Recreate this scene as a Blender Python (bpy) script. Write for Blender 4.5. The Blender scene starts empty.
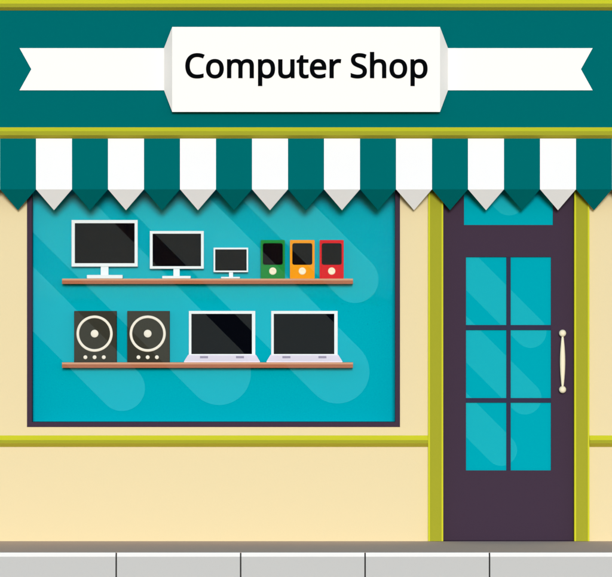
import bpy, bmesh, math
from mathutils import Vector
R = math.radians
sc = bpy.context.scene
C = sc.collection

# ------------------------------------------------------------------ camera, sky, sun, exposure
CAM_D = 30.0                      # the viewer stands across the road with a long lens
PX = 150.0                        # pixels of the photograph per metre at the wall
CX, CY, GROUND_PY = 306.0, 288.5, 541.0
CAM_Z = (GROUND_PY - CY) / PX
cam = bpy.data.cameras.new('camera')
cam.sensor_fit = 'HORIZONTAL'; cam.sensor_width = 36.0
cam.lens = 36.0 * CAM_D / (612.0 / PX)
cam.clip_start = 0.1; cam.clip_end = 3000
co = bpy.data.objects.new('camera', cam); C.objects.link(co)
co.location = (0, -CAM_D, CAM_Z); co.rotation_euler = (R(90), 0, 0)
sc.camera = co

SUN_EL = 9.0
world = bpy.data.worlds.new('World'); sc.world = world; world.use_nodes = True
nt = world.node_tree
bg = nt.nodes['Background']
sky = nt.nodes.new('ShaderNodeTexSky'); sky.sky_type = 'NISHITA'; sky.sun_disc = False
sky.sun_elevation = R(SUN_EL); sky.sun_rotation = R(180)
sky.air_density = 1.0; sky.dust_density = 0.4; sky.ozone_density = 1.0
nt.links.new(sky.outputs[0], bg.inputs[0]); bg.inputs[1].default_value = 0.15
sl = bpy.data.lights.new('sun', 'SUN'); sl.energy = 2.35; sl.angle = R(10); sl.color = (1.0, 0.99, 0.98)
so = bpy.data.objects.new('sun', sl); C.objects.link(so)
so.rotation_euler = (R(90 - SUN_EL), 0, R(2)); so.location = (0, -20, 8)
sc.view_settings.view_transform = 'Standard'; sc.view_settings.look = 'None'
sc.view_settings.gamma = 1.0; sc.view_settings.use_curve_mapping = False
sc.view_settings.exposure = 0.05

# ------------------------------------------------------------------ helpers
def X(px, y=0.0):                 # metres at depth y (negative = towards the road)
    return (px - CX) / PX * (CAM_D + y) / CAM_D
def Z(py, y=0.0):
    return CAM_Z + (CY - py) / PX * (CAM_D + y) / CAM_D

def s2l(c):
    c /= 255.0
    return c / 12.92 if c <= 0.04045 else ((c + 0.055) / 1.055) ** 2.4

MATS = {}
def mat(name, rgb, rough=0.7, spec=0.0, k=1.0, grain=0.0, gscale=60, bump=0.0, coat=0.0):
    """rgb: the paint colour as sRGB, k: albedo factor"""
    m = bpy.data.materials.new(name); m.use_nodes = True
    n = m.node_tree; p = n.nodes['Principled BSDF']
    col = [min(0.93, s2l(v) * k) for v in rgb]
    p.inputs['Base Color'].default_value = (*col, 1)
    p.inputs['Roughness'].default_value = rough
    p.inputs['Specular IOR Level'].default_value = spec
    if grain or bump:
        tc = n.nodes.new('ShaderNodeTexCoord')
        nz = n.nodes.new('ShaderNodeTexNoise'); nz.inputs['Scale'].default_value = gscale
        nz.inputs['Detail'].default_value = 6
        n.links.new(tc.outputs['Object'], nz.inputs['Vector'])
        if grain:
            mr = n.nodes.new('ShaderNodeMapRange')
            mr.inputs['To Min'].default_value = 1 - grain; mr.inputs['To Max'].default_value = 1 + grain
            n.links.new(nz.outputs['Fac'], mr.inputs['Value'])
            vm = n.nodes.new('ShaderNodeVectorMath'); vm.operation = 'SCALE'
            vm.inputs[0].default_value = col
            n.links.new(mr.outputs[0], vm.inputs['Scale'])
            n.links.new(vm.outputs[0], p.inputs['Base Color'])
        if bump:
            b = n.nodes.new('ShaderNodeBump'); b.inputs['Strength'].default_value = bump
            b.inputs['Distance'].default_value = 0.002
            n.links.new(nz.outputs['Fac'], b.inputs['Height'])
            n.links.new(b.outputs[0], p.inputs['Normal'])
    MATS[name] = m
    return m

def thin(name, rgb, fac, gloss):
    """see-through sheet: clear glass or painted glare as a film"""
    m = bpy.data.materials.new(name); m.use_nodes = True
    n = m.node_tree; n.nodes.clear()
    out = n.nodes.new('ShaderNodeOutputMaterial')
    tr = n.nodes.new('ShaderNodeBsdfTransparent')
    mx = n.nodes.new('ShaderNodeMixShader'); mx.inputs[0].default_value = fac
    if gloss:
        s = n.nodes.new('ShaderNodeBsdfGlossy'); s.inputs['Roughness'].default_value = 0.02
    else:
        s = n.nodes.new('ShaderNodeBsdfDiffuse')
    s.inputs['Color'].default_value = (*rgb, 1)
    n.links.new(tr.outputs[0], mx.inputs[1]); n.links.new(s.outputs[0], mx.inputs[2])
    n.links.new(mx.outputs[0], out.inputs[0])
    return m

class MB:
    def __init__(self): self.bm = bmesh.new()
    def face(self, pts, mi=0):
        f = self.bm.faces.new([self.bm.verts.new(p) for p in pts]); f.material_index = mi; return f
    def box(self, x0, x1, y0, y1, z0, z1, mi=0, bevel=0.0):
        b = bmesh.new()
        vs = [b.verts.new((x, y, z)) for x in (x0, x1) for y in (y0, y1) for z in (z0, z1)]
        for q in ((0,1,3,2),(4,6,7,5),(0,4,5,1),(2,3,7,6),(0,2,6,4),(1,5,7,3)):
            b.faces.new([vs[i] for i in q])
        if bevel:
            bmesh.ops.bevel(b, geom=b.edges[:], offset=bevel, segments=2, affect='EDGES', profile=0.5)
        self.merge(b, mi)
    def merge(self, b, mi=0):
        bmesh.ops.recalc_face_normals(b, faces=b.faces[:])
        mp = {v: self.bm.verts.new(v.co) for v in b.verts}
        for f in b.faces:
            nf = self.bm.faces.new([mp[v] for v in f.verts]); nf.material_index = mi; nf.smooth = f.smooth
        b.free()
    def prism(self, outline, y0, y1, mi=0, bevel=0.0):
        """outline in (x, z), extruded from y0 (front) to y1 (back)"""
        b = bmesh.new()
        a = [b.verts.new((x, y0, z)) for x, z in outline]
        c = [b.verts.new((x, y1, z)) for x, z in outline]
        front = b.faces.new(a); b.faces.new(c[::-1])
        for i in range(len(a)):
            j = (i + 1) % len(a)
            b.faces.new([a[j], a[i], c[i], c[j]])
        if bevel:
            bmesh.ops.bevel(b, geom=list(front.edges), offset=bevel, segments=2, affect='EDGES', profile=0.5)
        self.merge(b, mi)
    def rail(self, profile, x0, x1, mats=None):
        """profile: closed (y, z) outline run along x; mats: material per side"""
        b = bmesh.new()
        a = [b.verts.new((x0, y, z)) for y, z in profile]
        c = [b.verts.new((x1, y, z)) for y, z in profile]
        b.faces.new(a); b.faces.new(c[::-1])
        for i in range(len(a)):
            j = (i + 1) % len(a)
            f = b.faces.new([a[j], a[i], c[i], c[j]])
            f.material_index = mats[i] if mats else 0
        bmesh.ops.recalc_face_normals(b, faces=b.faces[:])
        mp = {v: self.bm.verts.new(v.co) for v in b.verts}
        for f in b.faces:
            nf = self.bm.faces.new([mp[v] for v in f.verts]); nf.material_index = f.material_index
        b.free()
    def lathe(self, prof, cx, cy, cz, axis='y', seg=48, mi=0, smooth=True):
        """prof: (radius, height along axis) rings, closed by the ends"""
        b = bmesh.new(); rings = []
        for r, h in prof:
            ring = []
            for k in range(seg if r > 1e-6 else 1):
                t = 2 * math.pi * k / seg
                u, v = r * math.cos(t), r * math.sin(t)
                ring.append(b.verts.new((cx + u, cy + h, cz + v) if axis == 'y' else (cx + u, cy + v, cz + h)))
            rings.append(ring)
        for p, q in zip(rings, rings[1:]):
            for k in range(seg):
                l = (k + 1) % seg
                vs = []
                for v in ((p[k % len(p)]), (p[l % len(p)]), (q[l % len(q)]), (q[k % len(q)])):
                    if v not in vs: vs.append(v)
                if len(vs) > 2:
                    b.faces.new(vs).smooth = smooth
        for ring, flip in ((rings[0], 0), (rings[-1], 1)):
            if len(ring) > 2: b.faces.new(ring[::-1] if flip else ring)
        self.merge(b, mi)
    def build(self, name, mats, parent=None, at=None):
        me = bpy.data.meshes.new(name)
        if at is not None:
            bmesh.ops.translate(self.bm, verts=self.bm.verts[:], vec=-Vector(at))
        self.bm.to_mesh(me); self.bm.free()
        for m in (mats if isinstance(mats, (list, tuple)) else [mats]): me.materials.append(m)
        o = bpy.data.objects.new(name, me); C.objects.link(o)
        if parent:
            o.parent = parent
            base = Vector((0, 0, 0)); p = parent
            while p: base += Vector(p.location); p = p.parent
            me.transform(__import__('mathutils').Matrix.Translation(-base)) if at is None else None
            o.location = (0, 0, 0) if at is None else Vector(at) - base
        elif at is not None:
            o.location = at
        return o

def thing(name, label, cat, loc, group=None):
    o = bpy.data.objects.new(name, None); C.objects.link(o)
    o.location = loc; o.empty_display_size = 0.1
    o['label'] = label; o['category'] = cat
    if group: o['group'] = group
    return o
def copy_thing(root, loc, label):
    r = root.copy(); C.objects.link(r); r.location = loc; r['label'] = label
    for ch in root.children:
        c = ch.copy(); C.objects.link(c); c.parent = r
        for g in ch.children:
            d = g.copy(); C.objects.link(d); d.parent = c
    return r
def struct(name, mb, m):
    o = mb.build(name, m); o['kind'] = 'structure'; return o

def round_rect(x0, x1, z0, z1, r, n=5):
    pts = []
    for cx, cz, a0 in ((x1 - r, z1 - r, 0), (x0 + r, z1 - r, 90), (x0 + r, z0 + r, 180), (x1 - r, z0 + r, 270)):
        for k in range(n + 1):
            t = R(a0 + 90 * k / n); pts.append((cx + r * math.cos(t), cz + r * math.sin(t)))
    return pts

def clip(poly, x0, x1, y0, y1):
    def cut(ps, inside, inter):
        out = []
        for i, p in enumerate(ps):
            q = ps[(i + 1) % len(ps)]
            if inside(p): out.append(p)
            if inside(p) != inside(q): out.append(inter(p, q))
        return out
    def ix(v): return lambda p, q: (v, p[1] + (q[1] - p[1]) * (v - p[0]) / (q[0] - p[0]))
    def iy(v): return lambda p, q: (p[0] + (q[0] - p[0]) * (v - p[1]) / (q[1] - p[1]), v)
    for ins, it in ((lambda p: p[0] >= x0, ix(x0)), (lambda p: p[0] <= x1, ix(x1)),
                    (lambda p: p[1] >= y0, iy(y0)), (lambda p: p[1] <= y1, iy(y1))):
        poly = cut(poly, ins, it)
        if not poly: return []
    return poly
def stadium(cx, cy, r, length):
    """diagonal band running up and left from a round lower end (pixel units)"""
    ux, uy = -math.sqrt(.5), -math.sqrt(.5)          # towards the upper left
    nx, ny = -uy, ux
    pts = [(cx + ux * length + nx * r, cy + uy * length + ny * r)]
    a0 = math.atan2(ny, nx)
    for k in range(25):
        t = a0 + math.pi * k / 24
        pts.append((cx + r * math.cos(t), cy + r * math.sin(t)))
    pts.append((cx + ux * length - nx * r, cy + uy * length - ny * r))
    return pts

# ------------------------------------------------------------------ materials
M = {}
def add(key, *a, **kw): M[key] = mat(key, *a, **kw)
K = 0.87
add('cream', (244, 228, 184), k=.82, rough=.9, grain=.012, bump=.15, gscale=90)
add('teal', (0, 109, 114), k=K, rough=.6, grain=.02, gscale=40)
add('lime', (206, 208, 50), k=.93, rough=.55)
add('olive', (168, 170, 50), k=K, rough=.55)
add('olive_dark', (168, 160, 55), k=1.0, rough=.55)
add('plum', (69, 55, 73), k=K, rough=.6)
add('plum_bar', (55, 55, 80), k=K, rough=.6)
add('cyan', (0, 169, 189), k=.92, rough=.8)
add('cyan_glare', (0, 180, 201), k=.90, rough=.8)  # lighter cyan for glass glare painted on the back board
add('cyan_pane', (0, 170, 190), k=K, rough=.3)
add('white', (255, 255, 255), k=.9, rough=.7)
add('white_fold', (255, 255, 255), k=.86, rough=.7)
add('ink', (8, 10, 14), k=K, rough=.6)
add('awn_teal', (0, 109, 113), k=K, rough=.9, grain=.02, gscale=200)
add('awn_white', (249, 251, 255), k=.9, rough=.9, grain=.01, gscale=200)
add('wood', (168, 106, 78), k=.95, rough=.7)
add('wood_light', (205, 155, 125), k=.95, rough=.7)
add('device_white', (238, 250, 255), k=K, rough=.5)
add('lavender', (226, 220, 242), k=1.1, rough=.5)
add('latch', (175, 168, 195), k=K, rough=.5)
add('screen', (6, 8, 15), k=K, rough=.4)
add('green', (30, 140, 62), k=K, rough=.45)
add('orange', (245, 160, 30), k=K, rough=.45)
add('red', (218, 22, 34), k=K, rough=.45)
add('speaker', (58, 58, 50), k=K, rough=.6)
add('ivory', (254, 246, 218), k=K, rough=.5)
add('ivory_ring', (246, 243, 230), k=K, rough=.5)
add('cap', (150, 145, 140), k=K)
add('paving', (148, 135, 128), k=2.1, rough=.9, grain=.04, gscale=25)
add('kerb', (205, 207, 209), k=K, rough=.9, grain=.015, gscale=60)
add('kerb_sunlit', (255, 255, 255), k=.9, rough=.8)
add('joint', (60, 60, 60), k=K, rough=.95)
add('asphalt', (62, 62, 64), k=1.0, rough=.9, grain=.1, gscale=4)
add('ground', (120, 125, 95), k=1.0, rough=.9)
M['glass'] = thin('glass', (1, 1, 1), 0.0005, True)
M['glare_film'] = thin('glare_film', (.8, .95, .95), 0.020, False)  # pale sheet imitating glare on the window glass
M['glare_film_door'] = thin('glare_film_door', (.08, .95, 1.0), 0.12, False)  # same painted glare, tinted for the door panes


# ------------------------------------------------------------------ ground
PAV = -1.35                       # depth of the pavement in front of the wall
m = MB(); m.face([(-700, -900, -0.18), (700, -900, -0.18), (700, PAV + 0.05, -0.18), (-700, PAV + 0.05, -0.18)])
struct('road', m, M['asphalt'])
m = MB(); m.face([(-700, 4.2, -0.01), (700, 4.2, -0.01), (700, 900, -0.01), (-700, 900, -0.01)])
struct('ground', m, M['ground'])
m = MB(); m.box(-14, 14, PAV + 0.062, 4.25, -0.2, 0.0)
struct('pavement', m, M['paving'])
# kerb of long dressed stones, open dark joints between them, the chamfered top arris painted a sunlit white
kerb = MB()
mort = MB()
JOINTS = [116.2 + 124.45 * i for i in range(-8, 13)]
yf = PAV
for a, b in zip(JOINTS, JOINTS[1:]):
    x0, x1 = X(a + 0.75, yf), X(b - 0.75, yf)
    zb = -0.25
    z2 = Z(556.6, yf)
    # body + chamfered nose in painted sunlit white (two materials)
    kerb.rail([(yf, zb), (yf, z2), (yf + 0.018, 0.002), (yf + 0.06, 0.002), (yf + 0.06, zb)], x0, x1, [0, 1, 0, 0, 0])
mort.box(X(JOINTS[0], yf), X(JOINTS[-1], yf), yf + 0.02, yf + 0.061, -0.24, -0.003)
struct('kerb', kerb, [M['kerb'], M['kerb_sunlit']])
struct('kerb_joint', mort, M['joint'])

# ------------------------------------------------------------------ the shop building
shop = thing('shop_building', 'cream rendered shop front with teal sign board, lime mouldings, big display window and glazed door', 'shop', (0, 0, 0))
XL, XR, TOP, BACK = -6.2, 6.2, Z(-150), 4.0
WX0, WX1, WZ0, WZ1 = X(27), X(400), Z(427), Z(150)      # window opening
DX0, DX1, DZ1 = X(428.3), X(589.2), Z(146)             # door opening incl. jambs
w = MB()
T = 0.30
w.box(XL, WX0, 0, T, 0, DZ1)
w.box(WX0, WX1, 0, T, 0, WZ0)
w.box(WX0, WX1, 0, T, WZ1, DZ1)
w.box(WX1, DX0, 0, T, 0, DZ1)
w.box(DX1, XR, 0, T, 0, DZ1)
w.box(XL, XR, 0, T, DZ1, TOP)
w.box(XL, XL + T, T, BACK, 0, TOP); w.box(XR - T, XR, T, BACK, 0, TOP)
w.box(XL + T, XR - T, BACK - T, BACK, 0, TOP)
w.build('wall', M['cream'], shop)
m = MB(); m.box(XL - 0.04, XR + 0.04, -0.04, BACK + 0.04, TOP + 0.002, TOP + 0.10, bevel=0.01)
m.build('roof', M['cap'], shop)

fy = -0.05
m = MB(); m.box(XL + 0.02, XR - 0.02, fy, -0.002, Z(129, fy), Z(8, fy))
m.build('fascia_board', M['teal'], shop)

def moulding(name, p0, p1, p2, p3, base_y, out, spans, back):
    """three-faced strip: lime upper bevel, olive face, lower bevel turned towards the ground"""
    mb = MB()
    yo = base_y - out
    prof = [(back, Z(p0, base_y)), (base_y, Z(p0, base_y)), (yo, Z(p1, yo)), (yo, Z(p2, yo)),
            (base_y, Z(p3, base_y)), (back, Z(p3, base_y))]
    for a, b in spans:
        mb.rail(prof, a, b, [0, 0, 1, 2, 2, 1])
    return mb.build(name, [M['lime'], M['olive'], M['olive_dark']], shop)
moulding('cornice_moulding', -0.4, 3.7, 7.3, 10.6, fy - 0.004, 0.030, [(XL - 0.01, XR + 0.01)], fy + 0.03)
moulding('lower_moulding', 127.4, 131.2, 135.2, 138.8, fy - 0.004, 0.030, [(XL - 0.01, XR + 0.01)], -0.001)
moulding('dado_moulding', 435.4, 440.0, 443.2, 446.8, -0.006, 0.022,
         [(XL + 0.01, X(428.2) - 0.001), (X(589.4) + 0.001, XR - 0.01)], -0.001)

# door frame: olive post with thin lime beads
fr_y = -0.03
def jamb(a, b):
    mb = MB()
    z1 = Z(138.5, fr_y) - 0.002
    e = 1.7
    mb.box(X(a, fr_y), X(a + e, fr_y), fr_y - 0.006, 0.29, 0.0015, z1, 0)
    mb.box(X(a + e, fr_y), X(b - e, fr_y), fr_y, 0.288, 0.0015, z1, 1)
    mb.box(X(b - e, fr_y), X(b, fr_y), fr_y - 0.006, 0.29, 0.0015, z1, 0)
    return mb.build('door_frame', [M['lime'], M['olive']], shop)
jamb(428.2, 443.2); jamb(574.3, 589.4)

# display window
GL = 0.045
win = MB()
fy0, fy1 = -0.008, 0.075
def fbox(mb, a, b, c, d, y0, y1): mb.box(X(a, y0), X(b, y0), y0, y1, Z(d, y0), Z(c, y0))
fbox(win, 27, 32, 150, 426.8, fy0, fy1); fbox(win, 395.3, 400, 150, 426.8, fy0, fy1)
fbox(win, 32, 395.3, 422, 426.8, fy0, fy1); fbox(win, 32, 395.3, 150, 155, fy0, fy1)
window = win.build('display_window', M['plum'], shop)
m = MB(); g = (X(32, fy0) , X(395.3, fy0))
m.face([(g[0], GL, Z(422, fy0)), (g[1], GL, Z(422, fy0)), (g[1], GL, Z(155, fy0)), (g[0], GL, Z(155, fy0))])
m.build('glass_pane', M['glass'], window)
BB = 0.20                         # painted back board of the display
m = MB()
bx0, bx1, bz0, bz1 = X(27, 0) + 0.002, X(400, 0) - 0.002, Z(426.8) + 0.002, Z(150) - 0.002
m.box(bx0, bx1, BB, BB + 0.03, bz0, bz1)
m.box(bx0, X(32, fy0) - 0.004, fy1 + 0.001, BB - 0.001, bz0, bz1); m.box(X(395.3, fy0) + 0.004, bx1, fy1 + 0.001, BB - 0.001, bz0, bz1)
m.box(X(32), X(395.3), fy1 + 0.001, BB - 0.001, bz0, Z(422, fy0) - 0.002)
m.box(X(32), X(395.3), fy1 + 0.001, BB - 0.001, Z(155, fy0) + 0.002, bz1)
m.build('display_case', M['cyan'], window)
WIN_GLARE = [(122, 388, 23), (219, 373, 32), (337.5, 371.5, 32), (355, 279.5, 23.5)]  # glare streaks, drawn on the glass and again on the back board
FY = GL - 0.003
for cx_, cy_, r_ in WIN_GLARE:
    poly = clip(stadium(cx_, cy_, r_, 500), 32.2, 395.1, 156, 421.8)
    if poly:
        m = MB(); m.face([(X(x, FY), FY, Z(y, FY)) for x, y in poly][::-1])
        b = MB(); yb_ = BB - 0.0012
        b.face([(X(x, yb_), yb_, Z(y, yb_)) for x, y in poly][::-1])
        b.build('painted_glare', M['cyan_glare'], window)
        o = m.build('glare_streak', M['glare_film'], window); o['label'] = 'painted diagonal glare streak with a round lower end on the window glass'

# door
dy0, dy1 = 0.04, 0.09
panes = [(464, 553, 160, 225)] + [(a, b, c, d) for c, d in ((257, 325), (330, 398), (402.6, 470.4)) for a, b in ((466, 506.4), (510.7, 551))]
dm = MB()
xs = [443.2, 464, 553, 574.3]
def dbox(a, b, c, d): fbox(dm, a, b, c, d, dy0, dy1)
dbox(443.2, 464, 146.5, 541 - 0.6); dbox(553, 574.3, 146.5, 541 - 0.6)
dbox(464, 553, 146.5, 160); dbox(464, 553, 225, 257); dbox(464, 466, 257, 470.4); dbox(551, 553, 257, 470.4)
dbox(464, 553, 470.4, 541 - 0.6)
door = dm.build('door', M['plum'], shop)
bar_y = dy0 + 0.004
for a, b, c, d in ((506.4, 510.7, 257, 470.4), (466, 506.4, 325, 330), (466, 506.4, 398, 402.6), (510.7, 551, 325, 330), (510.7, 551, 398, 402.6)):
    m = MB(); fbox(m, a, b, c, d, bar_y, dy1 - 0.004)
    m.build('glazing_bar', M['plum_bar'], door)
py_ = dy0 + 0.016
for a, b, c, d in panes:
    m = MB(); fbox(m, a, b, c, d, py_, py_ + 0.01)
    m.build('window_pane', M['cyan_pane'], door)
DOOR_GLARE = [(509, 199.5, 16, 0), (530.5, 332, 16, 1), (525, 398, 16.5, 1), (501.3, 450, 15.8, 1)]  # glare streaks drawn over the door panes
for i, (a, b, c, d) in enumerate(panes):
    for cx_, cy_, r_, kind in DOOR_GLARE:
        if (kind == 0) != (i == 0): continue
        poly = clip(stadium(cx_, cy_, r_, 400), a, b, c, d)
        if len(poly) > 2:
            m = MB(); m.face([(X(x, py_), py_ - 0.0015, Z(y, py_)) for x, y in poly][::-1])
            m.build('glare_streak', M['glare_film_door'], door)
# turned pull handle on two round bosses
hy = -0.012
hx = X(562.6, hy)
m = MB()
for py in (333.2, 389.5):
    r = 3.6 / PX
    prof = [(0.0, -r)] + [(r * math.sin(t), -r * math.cos(t)) for t in [math.pi * k / 14 for k in range(1, 12)]] + [(0.012, r * 0.9), (0.012, dy0 - hy + 0.001)]
    m.lathe(prof, hx, hy, Z(py, hy), 'y', 28)
za, zb = Z(387.5, hy), Z(335.5, hy)
prof = []
for k in range(21):
    t = k / 20
    prof.append(((0.85 + 1.85 * math.sin(math.pi * t) ** 0.9) / PX, (zb - za) * t))
m.lathe(prof, hx, hy, za, 'z', 24)
h = m.build('door_handle', M['ivory'], door); h['label'] = 'ivory turned pull handle'
m = MB(); m.box(X(443.4), X(574.1), -0.028, 0.10, 0.0008, 0.003)
m.build('threshold', M['plum'], shop)
# back wall of the entrance lobby behind the leaf keeps daylight from leaking
m = MB(); m.box(X(443.4), X(574.1), 0.12, 0.14, 0.002, DZ1 - 0.002); m.build('door_lining', M['plum'], shop)

# ------------------------------------------------------------------ ribbon sign
sy, py0 = fy - 0.012, fy - 0.078
sign = thing('shop_sign', 'white folded ribbon banner sign lettered Computer Shop on the teal fascia', 'sign', (0, fy, Z(69.5, fy)))
def P(px, py, y): return (X(px, y), Z(py, y))
m = MB(); m.prism([P(172.2, 27, py0), P(172.2, 112, py0), P(440, 112, py0), P(440, 27, py0)], py0, py0 + 0.008)
m.build('banner_panel', M['white'], sign)
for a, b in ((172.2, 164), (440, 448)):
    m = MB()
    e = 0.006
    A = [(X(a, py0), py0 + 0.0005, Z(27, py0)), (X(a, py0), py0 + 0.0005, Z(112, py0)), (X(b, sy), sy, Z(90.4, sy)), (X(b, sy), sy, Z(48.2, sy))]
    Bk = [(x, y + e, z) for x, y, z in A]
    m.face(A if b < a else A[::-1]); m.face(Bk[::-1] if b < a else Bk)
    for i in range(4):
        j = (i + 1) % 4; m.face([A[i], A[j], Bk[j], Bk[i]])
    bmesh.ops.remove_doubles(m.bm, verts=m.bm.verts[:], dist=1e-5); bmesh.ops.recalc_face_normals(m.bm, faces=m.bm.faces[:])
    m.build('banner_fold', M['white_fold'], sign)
for a, n, e in ((164, 31.3, 19.5), (448, 581, 592.7)):
    m = MB(); m.prism([P(a, 48.2, sy), P(e, 48.2, sy), P(n, 69.3, sy), P(e, 90.4, sy), P(a, 90.4, sy)], sy + 0.0005, sy + 0.008)
    bmesh.ops.recalc_face_normals(m.bm, faces=m.bm.faces[:])
    m.build('ribbon_tail', M['white'], sign)
for a in (190, 400):      # fixing brackets behind the centre panel
    m = MB(); m.box(X(a), X(a + 20), py0 + 0.008, fy, Z(85), Z(55)); m.build('bracket', M['plum'], sign)

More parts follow.
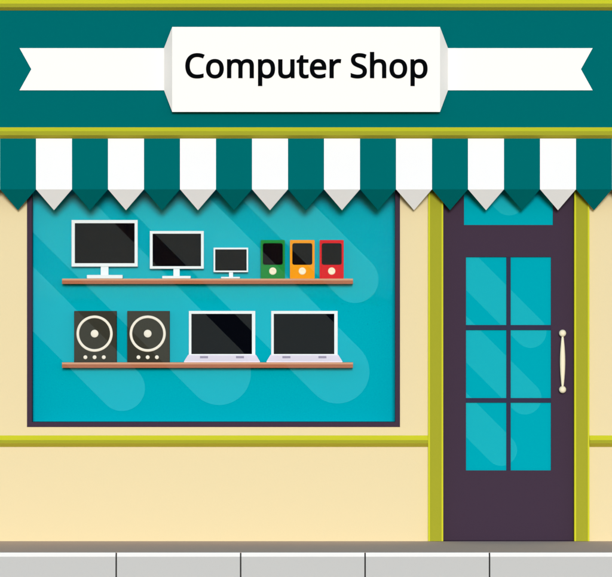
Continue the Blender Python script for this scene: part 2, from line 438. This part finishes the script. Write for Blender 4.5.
GLYPHS = [[[0.2877,-0.0067,0.2612,-0.0067,0.2124,-0.0067],[0.1717,0.0034,0.139,0.0235,0.1063,0.0437],[0.0818,0.0723,0.0655,0.1095,0.0491,0.1466],[0.041,0.1903,0.041,0.2404,0.041,0.2888],[0.0498,0.3314,0.0675,0.3684,0.0852,0.4053],[0.1113,0.4342,0.1457,0.455,0.1802,0.4758],[0.2221,0.4862,0.2713,0.4862,0.3219,0.4862],[0.366,0.4768,0.4036,0.458,0.3956,0.441],[0.3875,0.424,0.3794,0.407,0.3647,0.4137],[0.3482,0.4197,0.3301,0.4251,0.312,0.4305],[0.2921,0.4332,0.2707,0.4332,0.2192,0.4332],[0.1786,0.4159,0.1491,0.3815,0.1195,0.347],[0.1048,0.2998,0.1048,0.2398,0.1048,0.1802],[0.1185,0.1331,0.1461,0.0984,0.1736,0.0637],[0.2149,0.0463,0.27,0.0463,0.291,0.0463],[0.3109,0.0481,0.3298,0.0517,0.3486,0.0553],[0.3669,0.0598,0.3848,0.0651,0.3848,0.0477],[0.3848,0.0302,0.3848,0.0128,0.3669,0.006],[0.3484,0.0011,0.3294,-0.002,0.3104,-0.0051]],[[0.6781,-0.0067,0.6266,-0.0067,0.5948,-0.0067],[0.5665,0.0006,0.5416,0.0151,0.5168,0.0297],[0.4972,0.0509,0.4829,0.0789,0.4685,0.1069],[0.4614,0.1408,0.4614,0.1807,0.4614,0.2402],[0.4764,0.2861,0.5064,0.3183,0.5364,0.3506],[0.5771,0.3667,0.6286,0.3667,0.6613,0.3667],[0.6901,0.3594,0.7149,0.3449,0.7398,0.3303],[0.7592,0.3093,0.7733,0.2817,0.7874,0.2542],[0.7945,0.2205,0.7945,0.1807,0.7945,0.1211],[0.7794,0.075,0.7492,0.0423,0.7189,0.0096]],[[0.5912,0.0423,0.6279,0.0423,0.6642,0.0423],[0.6908,0.0547,0.7079,0.0796,0.7249,0.1044],[0.7334,0.1381,0.7334,0.1807,0.7334,0.2232],[0.7249,0.2565,0.7079,0.2807,0.6908,0.3049],[0.664,0.317,0.6273,0.317,0.5906,0.317],[0.5639,0.3049,0.5473,0.2807,0.5308,0.2565],[0.5225,0.2232,0.5225,0.1807,0.5225,0.1381],[0.5309,0.1044,0.5477,0.0796,0.5645,0.0547]],[[0.9075,0.0,0.8878,0.0,0.8878,0.12],[0.8878,0.24,0.8878,0.36,0.9037,0.36],[0.9196,0.36,0.9355,0.36,0.9384,0.3436],[0.9413,0.3273,0.9443,0.3109,0.9454,0.3109],[0.9465,0.3109,0.9476,0.3109,0.9588,0.3298],[0.9739,0.3437,0.9929,0.3529,1.012,0.3621],[1.0322,0.3667,1.0537,0.3667,1.1101,0.3667],[1.1469,0.3465,1.1639,0.3062,1.165,0.3062],[1.1661,0.3062,1.1672,0.3062,1.1793,0.3268],[1.1958,0.3421,1.2166,0.3519,1.2374,0.3618],[1.2595,0.3667,1.2827,0.3667,1.3235,0.3667],[1.3539,0.3563,1.3741,0.3355,1.3942,0.3146],[1.4043,0.2809,1.4043,0.2344,1.4043,0.1563],[1.4043,0.0781,1.4043,0.0,1.3848,0.0],[1.3653,0.0,1.3459,0.0,1.3459,0.0772],[1.3459,0.1545,1.3459,0.2317,1.3459,0.2886],[1.3215,0.317,1.2727,0.317,1.2377,0.317],[1.2128,0.3069,1.1978,0.2868,1.1828,0.2666],[1.1753,0.2373,1.1753,0.1988,1.1753,0.1325],[1.1753,0.0663,1.1753,0.0,1.1558,0.0],[1.1363,0.0,1.1169,0.0,1.1169,0.0772],[1.1169,0.1545,1.1169,0.2317,1.1169,0.2886],[1.0922,0.317,1.043,0.317,1.0067,0.317],[0.9816,0.3058,0.9678,0.2834,0.9539,0.261],[0.9469,0.2288,0.9469,0.1867,0.9469,0.1245],[0.9469,0.0622,0.9469,0.0,0.9272,0.0]],[[1.5355,-0.1612,1.5158,-0.1612,1.5158,0.0125],[1.5158,0.1863,1.5158,0.36,1.5319,0.36],[1.548,0.36,1.5641,0.36,1.5668,0.3436],[1.5695,0.3273,1.5722,0.3109,1.5731,0.3109],[1.574,0.3109,1.5749,0.3109,1.5856,0.3266],[1.5997,0.3398,1.6172,0.3506,1.6347,0.3613],[1.6579,0.3667,1.687,0.3667,1.7314,0.3667],[1.7671,0.3512,1.7942,0.3203,1.8212,0.2895],[1.8348,0.2429,1.8348,0.1807,1.8348,0.1193],[1.8212,0.0728,1.7942,0.041,1.7671,0.0092],[1.7311,-0.0067,1.6864,-0.0067,1.6586,-0.0067],[1.6357,-0.0015,1.6175,0.0091,1.5994,0.0196],[1.5852,0.0318,1.5749,0.0457,1.5735,0.0457],[1.5722,0.0457,1.5709,0.0457,1.5717,0.0381],[1.5726,0.0284,1.5735,0.0168,1.5744,0.0051],[1.5749,-0.0049,1.5749,-0.0134,1.5749,-0.0627],[1.5749,-0.1119,1.5749,-0.1612,1.5552,-0.1612]],[[1.6382,0.0423,1.6776,0.0423,1.6996,0.0423],[1.7176,0.0484,1.7317,0.0604,1.7458,0.0725],[1.7563,0.089,1.7633,0.1098,1.7702,0.1306],[1.7737,0.1545,1.7737,0.1813,1.7737,0.2225],[1.7657,0.2554,1.7498,0.2801,1.7339,0.3047],[1.7094,0.317,1.6763,0.317,1.6396,0.317],[1.6137,0.3067,1.5987,0.2861,1.5837,0.2655],[1.5758,0.2342,1.5749,0.1921,1.5749,0.1883],[1.5749,0.1845,1.5749,0.1807,1.5749,0.1363],[1.5822,0.1022,1.5967,0.0782,1.6113,0.0543]],[[2.079,-0.0067,2.0557,-0.0067,2.0123,-0.0067],[1.9796,0.0037,1.9577,0.0245,1.9358,0.0453],[1.9248,0.0786,1.9248,0.1242,1.9248,0.2028],[1.9248,0.2814,1.9248,0.36,1.9447,0.36],[1.9646,0.36,1.9846,0.36,1.9846,0.2827],[1.9846,0.2055,1.9846,0.1283,1.9846,0.071],[2.0112,0.0423,2.0645,0.0423,2.1043,0.0423],[2.132,0.0535,2.1474,0.0759,2.1629,0.0983],[2.1706,0.1305,2.1706,0.1726,2.1706,0.2351],[2.1706,0.2975,2.1706,0.36,2.1903,0.36],[2.21,0.36,2.2297,0.36,2.2297,0.24],[2.2297,0.12,2.2297,0.0,2.2136,0.0],[2.1974,0.0,2.1813,0.0,2.1784,0.0159],[2.1755,0.0318,2.1726,0.0477,2.1717,0.0477],[2.1708,0.0477,2.1699,0.0477,2.1583,0.0289],[2.1422,0.0151,2.1216,0.0064,2.101,-0.0024]],[[2.4647,-0.0067,2.454,-0.0067,2.4352,-0.0067],[2.4178,-0.0035,2.4019,0.003,2.3861,0.0095],[2.3732,0.0208,2.3633,0.0369,2.3535,0.0531],[2.3486,0.0757,2.3486,0.1048,2.3486,0.1746],[2.3486,0.2445,2.3486,0.3143,2.3315,0.3143],[2.3145,0.3143,2.2975,0.3143,2.2975,0.3237],[2.2975,0.3331,2.2975,0.3425,2.3148,0.3503],[2.332,0.3582,2.3492,0.366,2.3571,0.3915],[2.3649,0.4171,2.3727,0.4426,2.3844,0.4426],[2.396,0.4426,2.4077,0.4426,2.4077,0.415],[2.4077,0.3875,2.4077,0.36,2.4424,0.36],[2.4771,0.36,2.5118,0.36,2.5118,0.3448],[2.5118,0.3295,2.5118,0.3143,2.4771,0.3143],[2.4424,0.3143,2.4077,0.3143,2.4077,0.2449],[2.4077,0.1755,2.4077,0.1061,2.4077,0.0842],[2.4129,0.0679,2.4234,0.0574,2.434,0.0469],[2.4475,0.0416,2.4641,0.0416,2.473,0.0416],[2.4822,0.0424,2.4916,0.044,2.501,0.0456],[2.5086,0.0472,2.5144,0.049,2.5144,0.034],[2.5144,0.019,2.5144,0.004,2.5082,0.0009],[2.4992,-0.0017,2.4876,-0.0037,2.4759,-0.0057]],[[2.764,-0.0067,2.7394,-0.0067,2.7054,-0.0067],[2.6753,0.0002,2.6491,0.0141,2.6229,0.028],[2.6025,0.0487,2.588,0.0762,2.5734,0.1038],[2.5662,0.1375,2.5662,0.1773,2.5662,0.2167],[2.5728,0.2505,2.586,0.2787,2.5992,0.3069],[2.6178,0.3286,2.6417,0.3439,2.6657,0.3591],[2.6935,0.3667,2.7253,0.3667,2.7562,0.3667],[2.7827,0.36,2.8049,0.3465,2.8271,0.3331],[2.8441,0.3142,2.8559,0.2898,2.8678,0.2654],[2.8737,0.2368,2.8737,0.2042,2.8737,0.1923],[2.8737,0.1804,2.8737,0.1686,2.7916,0.1686],[2.7094,0.1686,2.6273,0.1686,2.6282,0.1278],[2.6386,0.0968,2.6585,0.0756,2.6784,0.0543],[2.7063,0.0437,2.7421,0.0437,2.7649,0.0437],[2.7852,0.0458,2.8029,0.05,2.8206,0.0543],[2.8388,0.0604,2.8576,0.0685,2.8576,0.0513],[2.8576,0.034,2.8576,0.0168,2.8393,0.0087],[2.8211,0.0028,2.8032,-0.001,2.7853,-0.0048]],[[2.6317,0.2478,2.6286,0.2156,2.6897,0.2156],[2.7508,0.2156,2.812,0.2156,2.812,0.246],[2.8049,0.2708,2.7908,0.2898,2.7767,0.3088],[2.7546,0.3183,2.7246,0.3183,2.6964,0.3183],[2.6742,0.3093,2.6578,0.2911,2.6415,0.273]],[[2.9848,0.0,2.9651,0.0,2.9651,0.12],[2.9651,0.24,2.9651,0.36,2.9812,0.36],[2.9973,0.36,3.0134,0.36,3.0157,0.338],[3.0179,0.3161,3.0201,0.2942,3.021,0.2942],[3.0219,0.2942,3.0228,0.2942,3.0345,0.3139],[3.0495,0.3309,3.0678,0.3452,3.0862,0.3595],[3.1079,0.3667,3.133,0.3667,3.1397,0.3667],[3.147,0.3664,3.1548,0.3657,3.1626,0.365],[3.1695,0.364,3.1753,0.3627,3.1728,0.3445],[3.1704,0.3264,3.1679,0.3083,3.1621,0.3096],[3.1557,0.3107,3.1488,0.3116,3.1418,0.3125],[3.1352,0.313,3.1289,0.313,3.1106,0.313],[3.0934,0.3079,3.0772,0.2979,3.0611,0.2878],[3.0482,0.2737,3.0386,0.2555,3.029,0.2374],[3.0242,0.2163,3.0242,0.1921,3.0242,0.1281],[3.0242,0.064,3.0242,0.0,3.0045,0.0]],[[3.5782,-0.0067,3.5259,-0.0067,3.499,-0.0067],[3.4741,-0.0047,3.4513,-0.0007,3.4285,0.0034],[3.4094,0.009,3.3942,0.0161,3.3942,0.0354],[3.3942,0.0546,3.3942,0.0739,3.4103,0.0667],[3.4304,0.0602,3.4543,0.0544,3.4783,0.0486],[3.503,0.0457,3.5285,0.0457,3.5644,0.0457],[3.5913,0.0526,3.6095,0.0665,3.6276,0.0804],[3.6367,0.0992,3.6367,0.1229,3.6367,0.1386],[3.6333,0.1518,3.6266,0.1625,3.6199,0.1733],[3.6084,0.1832,3.592,0.1924,3.5757,0.2016],[3.5529,0.2111,3.5238,0.2216,3.4831,0.2364],[3.4523,0.2545,3.4315,0.276,3.4107,0.2975],[3.4003,0.3268,3.4003,0.364,3.4003,0.3895],[3.4068,0.4114,3.4197,0.4295,3.4327,0.4476],[3.4507,0.4616,3.4738,0.4715,3.4969,0.4813],[3.5234,0.4862,3.5534,0.4862,3.5798,0.4862],[3.604,0.4838,3.6259,0.4788,3.6479,0.4739],[3.6678,0.4674,3.6857,0.4594,3.6794,0.4421],[3.6732,0.4249,3.6669,0.4077,3.6503,0.4148],[3.6323,0.4209,3.6128,0.4258,3.5934,0.4307],[3.5731,0.4332,3.552,0.4332,3.5221,0.4332],[3.4994,0.4268,3.4842,0.414,3.469,0.4013],[3.4614,0.3844,3.4614,0.3633,3.4614,0.3472],[3.4647,0.3338,3.4715,0.323,3.4782,0.3123],[3.4891,0.3027,3.5044,0.2942,3.5196,0.2857],[3.5401,0.2761,3.5662,0.2666,3.5944,0.2563],[3.6182,0.2452,3.6377,0.2334,3.6572,0.2215],[3.6719,0.2073,3.682,0.1907,3.6921,0.1742],[3.6971,0.1533,3.6971,0.1283,3.6971,0.0857],[3.6817,0.0526,3.6508,0.0289,3.6199,0.0051]],[[3.8055,0.0,3.7858,0.0,3.7858,0.1701],[3.7858,0.3403,3.7858,0.5104,3.8055,0.5104],[3.8252,0.5104,3.8449,0.5104,3.8449,0.4605],[3.8449,0.4106,3.8449,0.3606,3.8449,0.3427],[3.8437,0.3259,3.8415,0.3103,3.8428,0.3103],[3.8442,0.3103,3.8455,0.3103,3.8572,0.3286],[3.873,0.3425,3.8929,0.3519,3.9128,0.3613],[3.9344,0.366,3.9577,0.366,4.0016,0.366],[4.0345,0.3556,4.0564,0.3348,4.0784,0.314],[4.0893,0.2805,4.0893,0.2344,4.0893,0.1563],[4.0893,0.0781,4.0893,0.0,4.0698,0.0],[4.0504,0.0,4.0309,0.0,4.0309,0.0768],[4.0309,0.1536,4.0309,0.2304,4.0309,0.2881],[4.004,0.317,3.9503,0.317,3.91,0.317],[3.8824,0.3057,3.8674,0.2831,3.8524,0.2605],[3.8449,0.2281,3.8449,0.186,3.8449,0.124],[3.8449,0.062,3.8449,0.0,3.8252,0.0]],[[4.3974,-0.0067,4.3459,-0.0067,4.3141,-0.0067],[4.2858,0.0006,4.2609,0.0151,4.2361,0.0297],[4.2165,0.0509,4.2021,0.0789,4.1878,0.1069],[4.1807,0.1408,4.1807,0.1807,4.1807,0.2402],[4.1957,0.2861,4.2257,0.3183,4.2557,0.3506],[4.2964,0.3667,4.3479,0.3667,4.3806,0.3667],[4.4093,0.3594,4.4342,0.3449,4.459,0.3303],[4.4785,0.3093,4.4926,0.2817,4.5067,0.2542],[4.5138,0.2205,4.5138,0.1807,4.5138,0.1211],[4.4987,0.075,4.4684,0.0423,4.4382,0.0096]],[[4.3105,0.0423,4.3472,0.0423,4.3835,0.0423],[4.4101,0.0547,4.4271,0.0796,4.4441,0.1044],[4.4527,0.1381,4.4527,0.1807,4.4527,0.2232],[4.4441,0.2565,4.4271,0.2807,4.4101,0.3049],[4.3833,0.317,4.3465,0.317,4.3098,0.317],[4.2832,0.3049,4.2666,0.2807,4.2501,0.2565],[4.2418,0.2232,4.2418,0.1807,4.2418,0.1381],[4.2502,0.1044,4.267,0.0796,4.2837,0.0547]],[[4.6268,-0.1612,4.6071,-0.1612,4.6071,0.0125],[4.6071,0.1863,4.6071,0.36,4.6232,0.36],[4.6394,0.36,4.6555,0.36,4.6582,0.3436],[4.6608,0.3273,4.6635,0.3109,4.6644,0.3109],[4.6653,0.3109,4.6662,0.3109,4.677,0.3266],[4.6911,0.3398,4.7085,0.3506,4.726,0.3613],[4.7493,0.3667,4.7784,0.3667,4.8227,0.3667],[4.8584,0.3512,4.8855,0.3203,4.9126,0.2895],[4.9261,0.2429,4.9261,0.1807,4.9261,0.1193],[4.9126,0.0728,4.8855,0.041,4.8584,0.0092],[4.8225,-0.0067,4.7777,-0.0067,4.7499,-0.0067],[4.727,-0.0015,4.7089,0.0091,4.6907,0.0196],[4.6765,0.0318,4.6662,0.0457,4.6649,0.0457],[4.6635,0.0457,4.6622,0.0457,4.6631,0.0381],[4.664,0.0284,4.6649,0.0168,4.6658,0.0051],[4.6662,-0.0049,4.6662,-0.0134,4.6662,-0.0627],[4.6662,-0.1119,4.6662,-0.1612,4.6465,-0.1612]],[[4.7296,0.0423,4.769,0.0423,4.7909,0.0423],[4.8089,0.0484,4.823,0.0604,4.8371,0.0725],[4.8477,0.089,4.8546,0.1098,4.8615,0.1306],[4.865,0.1545,4.865,0.1813,4.865,0.2225],[4.8571,0.2554,4.8412,0.2801,4.8253,0.3047],[4.8008,0.317,4.7676,0.317,4.7309,0.317],[4.7051,0.3067,4.6901,0.2861,4.6751,0.2655],[4.6671,0.2342,4.6662,0.1921,4.6662,0.1883],[4.6662,0.1845,4.6662,0.1807,4.6662,0.1363],[4.6735,0.1022,4.688,0.0782,4.7026,0.0543]]]
GROW = 0.0140                     # weight added to the strokes of the sign writer's alphabet
def bez(a, b, c, d, t):
    u = 1 - t
    return tuple(u*u*u*a[k] + 3*u*u*t*b[k] + 3*u*t*t*c[k] + t*t*t*d[k] for k in (0, 1))
from mathutils.geometry import tessellate_polygon
loops = []
for g0 in GLYPHS:
    g = []
    for q in g0:                  # merge nearly coincident points
        if g and math.dist(q[2:4], g[-1][2:4]) < 0.014: g[-1] = g[-1][:4] + q[4:]
        else: g.append(list(q))
    pts = []
    for i, q in enumerate(g):
        n = g[(i + 1) % len(g)]
        for k in range(6):
            p = bez(q[2:4], q[4:6], n[0:2], n[2:4], k / 6)
            if not pts or math.dist(p, pts[-1]) > 0.003: pts.append(p)
    if math.dist(pts[0], pts[-1]) < 0.003: pts.pop()
    N = len(pts); grown = []
    for i in range(N):
        a, b, c = pts[i - 1], pts[i], pts[(i + 1) % N]
        def nrm(p, q):
            l = math.dist(p, q); return (-(q[1] - p[1]) / l, (q[0] - p[0]) / l)
        n1, n2 = nrm(a, b), nrm(b, c)
        mx, my = n1[0] + n2[0], n1[1] + n2[1]
        l2 = max(0.6, mx * mx + my * my)
        grown.append((b[0] + GROW * 2 * mx / l2, b[1] + GROW * 2 * my / l2))
    loops.append((pts, grown))
m = MB()
for grp in ((0,), (1, 2), (3,), (4, 5), (6,), (7,), (8, 9), (10,), (11,), (12,), (13, 14), (15, 16)):   # one letter each, with its counter
    ls = [[Vector((x, y, 0)) for x, y in loops[i][0]] for i in grp]
    fr = [m.bm.verts.new((p.x, p.y, 0.010)) for l in ls for p in l]
    for t in tessellate_polygon(ls):
        m.bm.faces.new([fr[k] for k in t])
    o0 = 0
    for i in grp:                 # chamfered rim widening each stroke, then the letter's sides
        g = loops[i][1]; n = len(g)
        rim = [m.bm.verts.new((x, y, 0.006)) for x, y in g]; bk = [m.bm.verts.new((x, y, -0.02)) for x, y in g]
        for k in range(n):
            q = (k + 1) % n
            m.bm.faces.new([fr[o0 + k], fr[o0 + q], rim[q], rim[k]])
            m.bm.faces.new([rim[k], rim[q], bk[q], bk[k]])
        o0 += n
bmesh.ops.recalc_face_normals(m.bm, faces=m.bm.faces[:])
me = bpy.data.meshes.new('lettering'); m.bm.to_mesh(me); m.bm.free(); me.materials.append(M['ink'])
let = bpy.data.objects.new('lettering', me); C.objects.link(let); let.parent = sign
ly_ = py0 - 0.002
S = 241.4 / (4.885 + 0.031) / PX
let.scale = (S, S * 0.99, S)
let.rotation_euler = (R(90), 0, 0)
let.location = Vector((X(185.2, ly_) - (0.041 - 0.0155) * S, ly_, Z(77.6, ly_))) - Vector(sign.location)
let['label'] = 'black lettering Computer Shop'

# ------------------------------------------------------------------ awning
AT, AB = fy - 0.012, -0.19
awn = thing('awning', 'teal and white striped awning with pointed valance above the window and door', 'awning', (0, AT, Z(138, AT)))
STR = 36.0
N0, N1 = -4, 21
m = MB()
th = 0.005
for i in range(N0, N1):
    a, b = X(i * STR, AB), X((i + 1) * STR, AB)
    mi = i % 2
    zt, zb = Z(138.6, AT), Z(189.3, AB)
    at, bt = X(i * STR, AT), X((i + 1) * STR, AT)
    m.face([(at, AT, zt), (a, AB, zb), (b, AB, zb), (bt, AT, zt)], mi)
    m.face([(at, AT, zt - th), (bt, AT, zt - th), (b, AB + 0.001, zb - th * .4), (a, AB + 0.001, zb - th * .4)], mi)
a0, a1 = X(N0 * STR, AB), X(N1 * STR, AB)
for a in (a0, a1):     # side cheeks
    m.face([(a, AT, Z(138.6, AT)), (a, AB, Z(189.3, AB)), (a, AT, Z(189.3, AB))], 0)
m.build('canopy', [M['awn_teal'], M['awn_white']], awn)
FT = AB + 0.115
for i in range(N0, N1):
    a, b, c = X(i * STR, AB), X((i + 1) * STR, AB), X((i + .5) * STR, FT)
    z0, z1 = Z(189.3, AB), Z(210.3, FT)
    m = MB(); m.face([(a, AB, z0), (c, FT, z1), (b, AB, z0)])
    m.face([(a + .001, AB + .004, z0), (b - .001, AB + .004, z0), (c, FT + .004, z1 + .002)])
    o = m.build('valance_point', M['awn_teal'] if i % 2 == 0 else M['awn_white'], awn)
    o['label'] = ('teal' if i % 2 == 0 else 'white') + ' pointed valance flap'
for x in (X(-20), X(420), X(615)):     # folding arm hidden in the canopy
    m = MB(); m.rail([(AT, Z(183)), (AT, Z(187)), (AB + 0.05, Z(188.2)), (AB + 0.05, Z(186.5))], x - .01, x + .01)
    m.build('support_arm', M['plum'], awn)

# ------------------------------------------------------------------ shelves
def shelf(t, b, label):
    y0, y1 = 0.085, BB - 0.002
    th_ = thing('wall_shelf', label, 'shelf', (X(207), BB, Z(t, y0)), 'wooden shelves in the display window')
    m = MB(); m.box(X(62, y0), X(353, y0), y0 + 0.004, y1, Z(b, y0), Z(t, y0) - 0.0003)
    m.build('board', M['wood'], th_)
    m = MB(); m.box(X(62, y0), X(353, y0), y0, y0 + 0.0038, Z(t + 1.9, y0), Z(t, y0)); m.build('edge_strip', M['wood_light'], th_)
    m = MB(); m.box(X(62, y0), X(353, y0), y0, y0 + 0.0038, Z(b, y0), Z(t + 1.9, y0) - 0.0002); m.build('front_edge', M['wood'], th_)
    return th_
S1, S2 = 278.6, 362.4
shelf(S1, 283.9, 'upper brown wooden shelf carrying three monitors and three music players')
shelf(S2, 367.8, 'lower brown wooden shelf carrying two loudspeakers and two laptops')
SHY = 0.085
def top(t): return Z(t, SHY)

# ------------------------------------------------------------------ monitors
def monitor(bez, scr, neck, base, label):
    y = 0.12
    cx = (bez[0] + bez[1]) / 2
    t = thing('monitor', label, 'monitor', (X(cx, y), y + 0.03, top(S1)), 'monitors on the upper shelf')
    zb = top(S1) + 0.0005
    m = MB(); m.prism([P(bez[0], bez[2], y), P(bez[1], bez[2], y), P(bez[1], bez[3], y), P(bez[0], bez[3], y)], y, y + 0.025, bevel=0.0015)
    m.box(X(bez[0] + 8, y), X(bez[1] - 8, y), y + 0.0245, y + 0.04, Z(bez[3] - 6, y), Z(bez[2] + 6, y), bevel=0.003)
    m.build('bezel', M['device_white'], t)
    m = MB(); m.box(X(scr[0], y), X(scr[1], y), y - 0.001, y + 0.01, Z(scr[3], y), Z(scr[2], y))
    m.build('screen', M['screen'], t)
    m = MB(); m.box(X(neck[0], y), X(neck[1], y), y + 0.008, y + 0.024, zb + 0.008, Z(bez[3], y) + 0.004)
    m.build('neck', M['device_white'], t)
    bh = Z(base[2], y) - zb
    m = MB(); m.box(X(base[0], y), X(base[1], y), y - 0.025, y + 0.055, zb, zb + bh, bevel=0.003)
    m.build('foot', M['device_white'], t)
monitor((71.5, 137.7, 220, 266.6), (74.8, 134.6, 223.2, 263.2), (100.7, 108.4), (87, 122.8, 274.9), 'largest white framed monitor at the left end of the upper shelf')
monitor((149.8, 203.8, 231, 268.8), (152.6, 201, 233.7, 266.2), (173.4, 179.6), (162.2, 190.8, 275.9), 'mid sized white framed monitor between the largest and the smallest one')
monitor((213.5, 248.2, 247.6, 272.2), (215.2, 246.6, 249.4, 270.6), (229, 233), (221, 240, 276.8), 'smallest white framed monitor, beside the green music player')

# ------------------------------------------------------------------ portable music players
def player(x0, x1, mt, label):
    y = 0.125
    cx = (x0 + x1) / 2
    t = thing('music_player', label, 'music player', (X(cx, y), y + 0.015, top(S1)), 'music players on the upper shelf')
    zb = top(S1) + 0.0003
    m = MB(); m.prism(round_rect(X(x0, y), X(x1, y), zb, Z(240, y), 0.004), y, y + 0.03, bevel=0.001)
    m.build('body', mt, t)
    m = MB(); m.prism(round_rect(X(cx - 10, y), X(cx + 10, y), Z(264.8, y), Z(243.2, y), 0.014), y - 0.0012, y + 0.004)
    m.build('screen', M['screen'], t)
    r = 3.7 / PX
    m = MB(); m.lathe([(r, 0.002), (r, -0.0015), (r * .85, -0.003), (r * .45, -0.003), (r * .4, -0.002), (0, -0.002)], X(cx, y), y, Z(271.1, y), 'y', 32)
    m.build('click_wheel', M['ivory'], t)
player(260.7, 284.9, M['green'], 'green music player beside the smallest monitor')
player(290, 314.6, M['orange'], 'orange music player between the green and the red one')
player(319.7, 343.7, M['red'], 'red music player at the right end of the upper shelf')

# ------------------------------------------------------------------ loudspeakers
def speaker(x0, cx, cy, loc, label):
    y = 0.105
    t = thing('loudspeaker', label, 'speaker', (0, 0, 0), 'loudspeakers on the lower shelf')
    t.location = loc
    zb = top(S2) + 0.0003
    m = MB(); m.box(X(x0, y), X(x0 + 42.3, y), y, y + 0.085, zb, Z(311, y), bevel=0.002)
    m.build('cabinet', M['speaker'], t)
    c = (X(cx, y), Z(cy, y))
    r, r2 = 18.2 / PX, 15.5 / PX
    cone = MB()
    cone.lathe([(r2, -0.001), (r2 * .96, -0.0015), (r2 * .55, -0.0008), (r2 * .5, -0.0006), (0, -0.0006)], c[0], y, c[1], 'y', 64)
    cn = cone.build('cone', M['speaker'], t)
    m = MB(); m.lathe([(r2, 0.001), (r2, -0.004), (r2 + .003, -0.006), (r - .003, -0.006), (r, -0.004), (r, 0.001)], c[0], y, c[1], 'y', 72)
    m.build('ring', M['ivory_ring'], t)
    rr = 3.9 / PX
    m = MB(); m.lathe([(rr, 0), (rr, -0.003), (rr * .9, -0.005), (0, -0.007)], c[0], y, c[1], 'y', 32)
    m.build('dust_cap', M['ivory_ring'], t)
    for k in (-9.2, 0, 9.2):
        rk = 2.0 / PX
        m = MB(); m.lathe([(rk, 0), (rk, -0.006), (rk * .8, -0.008), (0, -0.008)], X(cx + k, y), y, Z(357.2, y), 'y', 20)
        m.build('knob', M['ivory_ring'], t)
    return t
base = Vector((X(95.2, 0.105), 0.16, top(S2)))
sp1 = speaker(74.1, 94.6, 333.6, base, 'dark loudspeaker nearer the left end of the lower shelf')
sp2 = copy_thing(sp1, base + Vector((X(127.2, 0.105) - X(74.1, 0.105), 0, 0)), 'dark loudspeaker beside the open laptop')

# ------------------------------------------------------------------ laptops
def laptop(loc, label):
    y = 0.18
    t = thing('laptop', label, 'laptop', loc, 'laptops on the lower shelf')
    zb = top(S2) + 0.0003
    m = MB(); m.prism([P(188.8, 310.9, y), P(255.3, 310.9, y), P(255.3, 355, y), P(188.8, 355, y)], y, y + 0.01, bevel=0.0015)
    m.build('lid', M['device_white'], t)
    m = MB(); m.box(X(191.4, y), X(251.9, y), y - 0.001, y + 0.005, Z(354, y), Z(313.8, y)); m.build('screen', M['screen'], t)
    # keyboard deck: narrower at the hinge, widening and sloping down to its front edge
    m = MB(); yb, yf_ = y + 0.004, 0.128
    zt = Z(354.6, y)
    A = [(X(188.2, y), yb, zt), (X(255.9, y), yb, zt), (X(259.9, yf_), yf_, zb + 0.006), (X(184, yf_), yf_, zb + 0.006)]
    Bq = [(X(188.2, y), yb, zb), (X(255.9, y), yb, zb), (X(259.9, yf_), yf_, zb), (X(184, yf_), yf_, zb)]
    m.face(A); m.face(Bq)
    for i in range(4): m.face([A[i], A[(i + 1) % 4], Bq[(i + 1) % 4], Bq[i]])
    bmesh.ops.remove_doubles(m.bm, verts=m.bm.verts[:], dist=1e-5); bmesh.ops.recalc_face_normals(m.bm, faces=m.bm.faces[:])
    m.build('base', M['lavender'], t)
    for a, b in ((200, 208), (236, 244)):
        m = MB()
        def deck(px, f, up): 
            yy = yb + (yf_ - yb) * f; return (X(px, yy), yy, zt + (zb + 0.006 - zt) * f + up)
        q = [deck(a, .25, .0015), deck(b, .25, .0015), deck(b, .55, .0015), deck(a, .55, .0015)]
        q2 = [(x, y_, z - .003) for x, y_, z in q]
        m.face(q); m.face(q2)
        for i in range(4): m.face([q[i], q[(i + 1) % 4], q2[(i + 1) % 4], q2[i]])
        bmesh.ops.remove_doubles(m.bm, verts=m.bm.verts[:], dist=1e-5); bmesh.ops.recalc_face_normals(m.bm, faces=m.bm.faces[:])
        m.build('latch', M['latch'], t)
    return t
base = Vector((X(222, 0.13), 0.13, top(S2)))
lp1 = laptop(base, 'open silver white laptop beside the loudspeaker on the lower shelf')
lp2 = copy_thing(lp1, base + Vector((X(271.3, 0.13) - X(188.8, 0.13), 0, 0)), 'open silver white laptop at the right end of the lower shelf')
